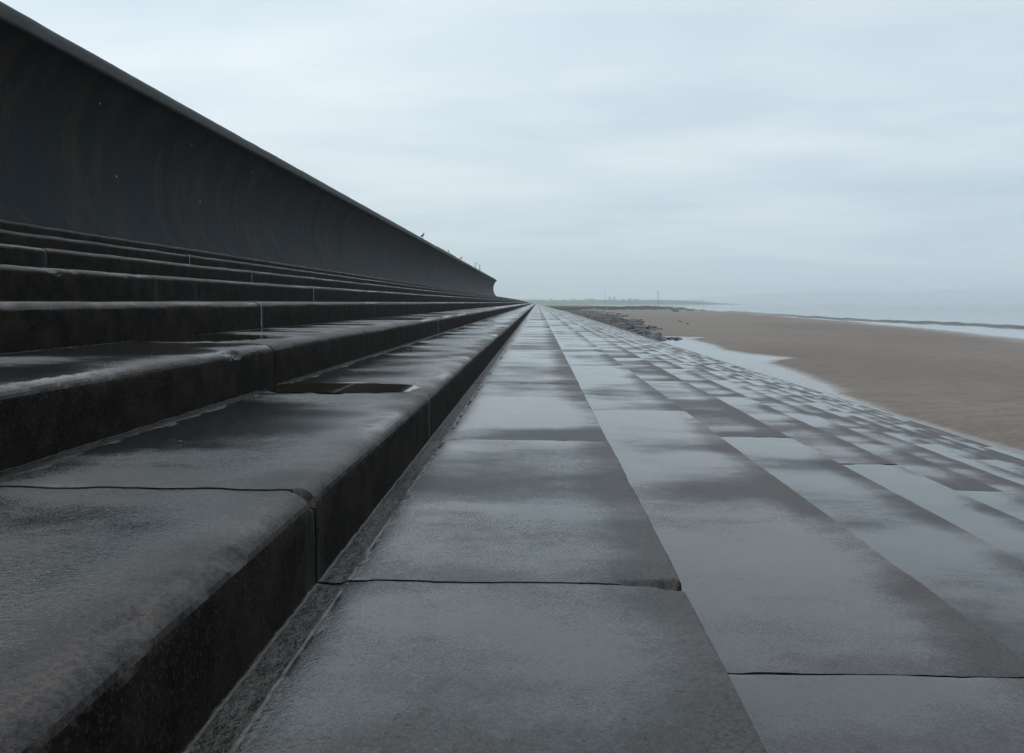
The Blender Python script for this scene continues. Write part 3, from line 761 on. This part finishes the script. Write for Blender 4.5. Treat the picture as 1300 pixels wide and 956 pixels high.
def cn(scale, det, off, st=(.55, 1, 1)):
    mp = wn('ShaderNodeMapping'); mp.inputs['Location'].default_value = off; mp.inputs['Scale'].default_value = st; mp.inputs['Rotation'].default_value = (0, 0, .12)
    L(cb.outputs[0], mp.inputs[0])
    n = wn('ShaderNodeTexNoise'); n.inputs['Scale'].default_value = scale; n.inputs['Detail'].default_value = det; n.inputs['Roughness'].default_value = .5
    L(mp.outputs[0], n.inputs['Vector']); return n.outputs['Fac']
def mr(v, a, b, c, d):
    n = wn('ShaderNodeMapRange'); n.interpolation_type = 'SMOOTHSTEP'; L(v, n.inputs[0])
    for i, q in enumerate((a, b, c, d)): n.inputs[i + 1].default_value = q
    return n.outputs[0]
f1 = mr(cn(.55, 5, (3.1, 1.7, 0)), .36, .64, 0, 1); f2 = mr(cn(1.5, 6, (7.3, 4.2, 0)), .34, .66, 0, 1)
fac = mth('ADD', mth('MULTIPLY', f1, .6), mth('MULTIPLY', f2, .4))
# the cloud is thinner towards the hidden sun (left, ahead)
dp = wn('ShaderNodeVectorMath', operation='DOT_PRODUCT'); L(tc.outputs['Generated'], dp.inputs[0]); dp.inputs[1].default_value = (math.sin(AZ) * math.cos(EL), math.cos(AZ) * math.cos(EL), math.sin(EL))
sunf = mr(dp.outputs['Value'], .45, .95, 0, 1)
mx = wn('ShaderNodeMix', data_type='RGBA'); L(fac, mx.inputs[0]); mx.inputs[6].default_value = (.56, .70, .81, 1); mx.inputs[7].default_value = (.85, .93, .985, 1)
mx2 = wn('ShaderNodeMix', data_type='RGBA', blend_type='ADD'); L(mth('MULTIPLY', sunf, .16), mx2.inputs[0]); L(mx.outputs[2], mx2.inputs[6]); mx2.inputs[7].default_value = (1, 1, 1, 1)
bg2 = wn('ShaderNodeBackground'); # an overcast sky is brightest overhead
L(mr(sp.outputs[2], .36, .95, 1.0, 1.5), bg2.inputs[1]); L(mx2.outputs[2], bg2.inputs[0])
ms = wn('ShaderNodeMixShader'); ms.inputs[0].default_value = .94; L(bg1.outputs[0], ms.inputs[1]); L(bg2.outputs[0], ms.inputs[2])
wo = wn('ShaderNodeOutputWorld'); L(ms.outputs[0], wo.inputs[0])
sun = bpy.data.lights.new('sun', 'SUN'); sun.energy = 1.2; sun.angle = R(25); sun.color = (1, .97, .93)
so = bpy.data.objects.new('sun', sun); col.objects.link(so)
from mathutils import Vector
so.rotation_euler = Vector((math.sin(AZ) * math.cos(EL), math.cos(AZ) * math.cos(EL), math.sin(EL))).to_track_quat('Z', 'Y').to_euler()

# ------------------------------------------------------------------ camera
cam = bpy.data.cameras.new('camera'); co = bpy.data.objects.new('camera', cam); col.objects.link(co)
co.location = (0, 0, CAM); co.rotation_euler = (R(90), 0, 0)
cam.sensor_fit = 'HORIZONTAL'; cam.sensor_width = 36; cam.lens = 36 * F / 1300
cam.shift_x = -(VX - 650) / 1300; cam.shift_y = -(478 - VY) / 1300
cam.clip_start = .05; cam.clip_end = 60000
scene.camera = co
scene.render.engine = 'CYCLES'
try:
    scene.cycles.use_denoising = True
    scene.cycles.volume_bounces = 1; scene.cycles.max_bounces = 8
except Exception: pass
vs = scene.view_settings; vs.view_transform = 'Standard'; vs.look = 'None'; vs.exposure = 0; vs.gamma = 1; vs.use_curve_mapping = False
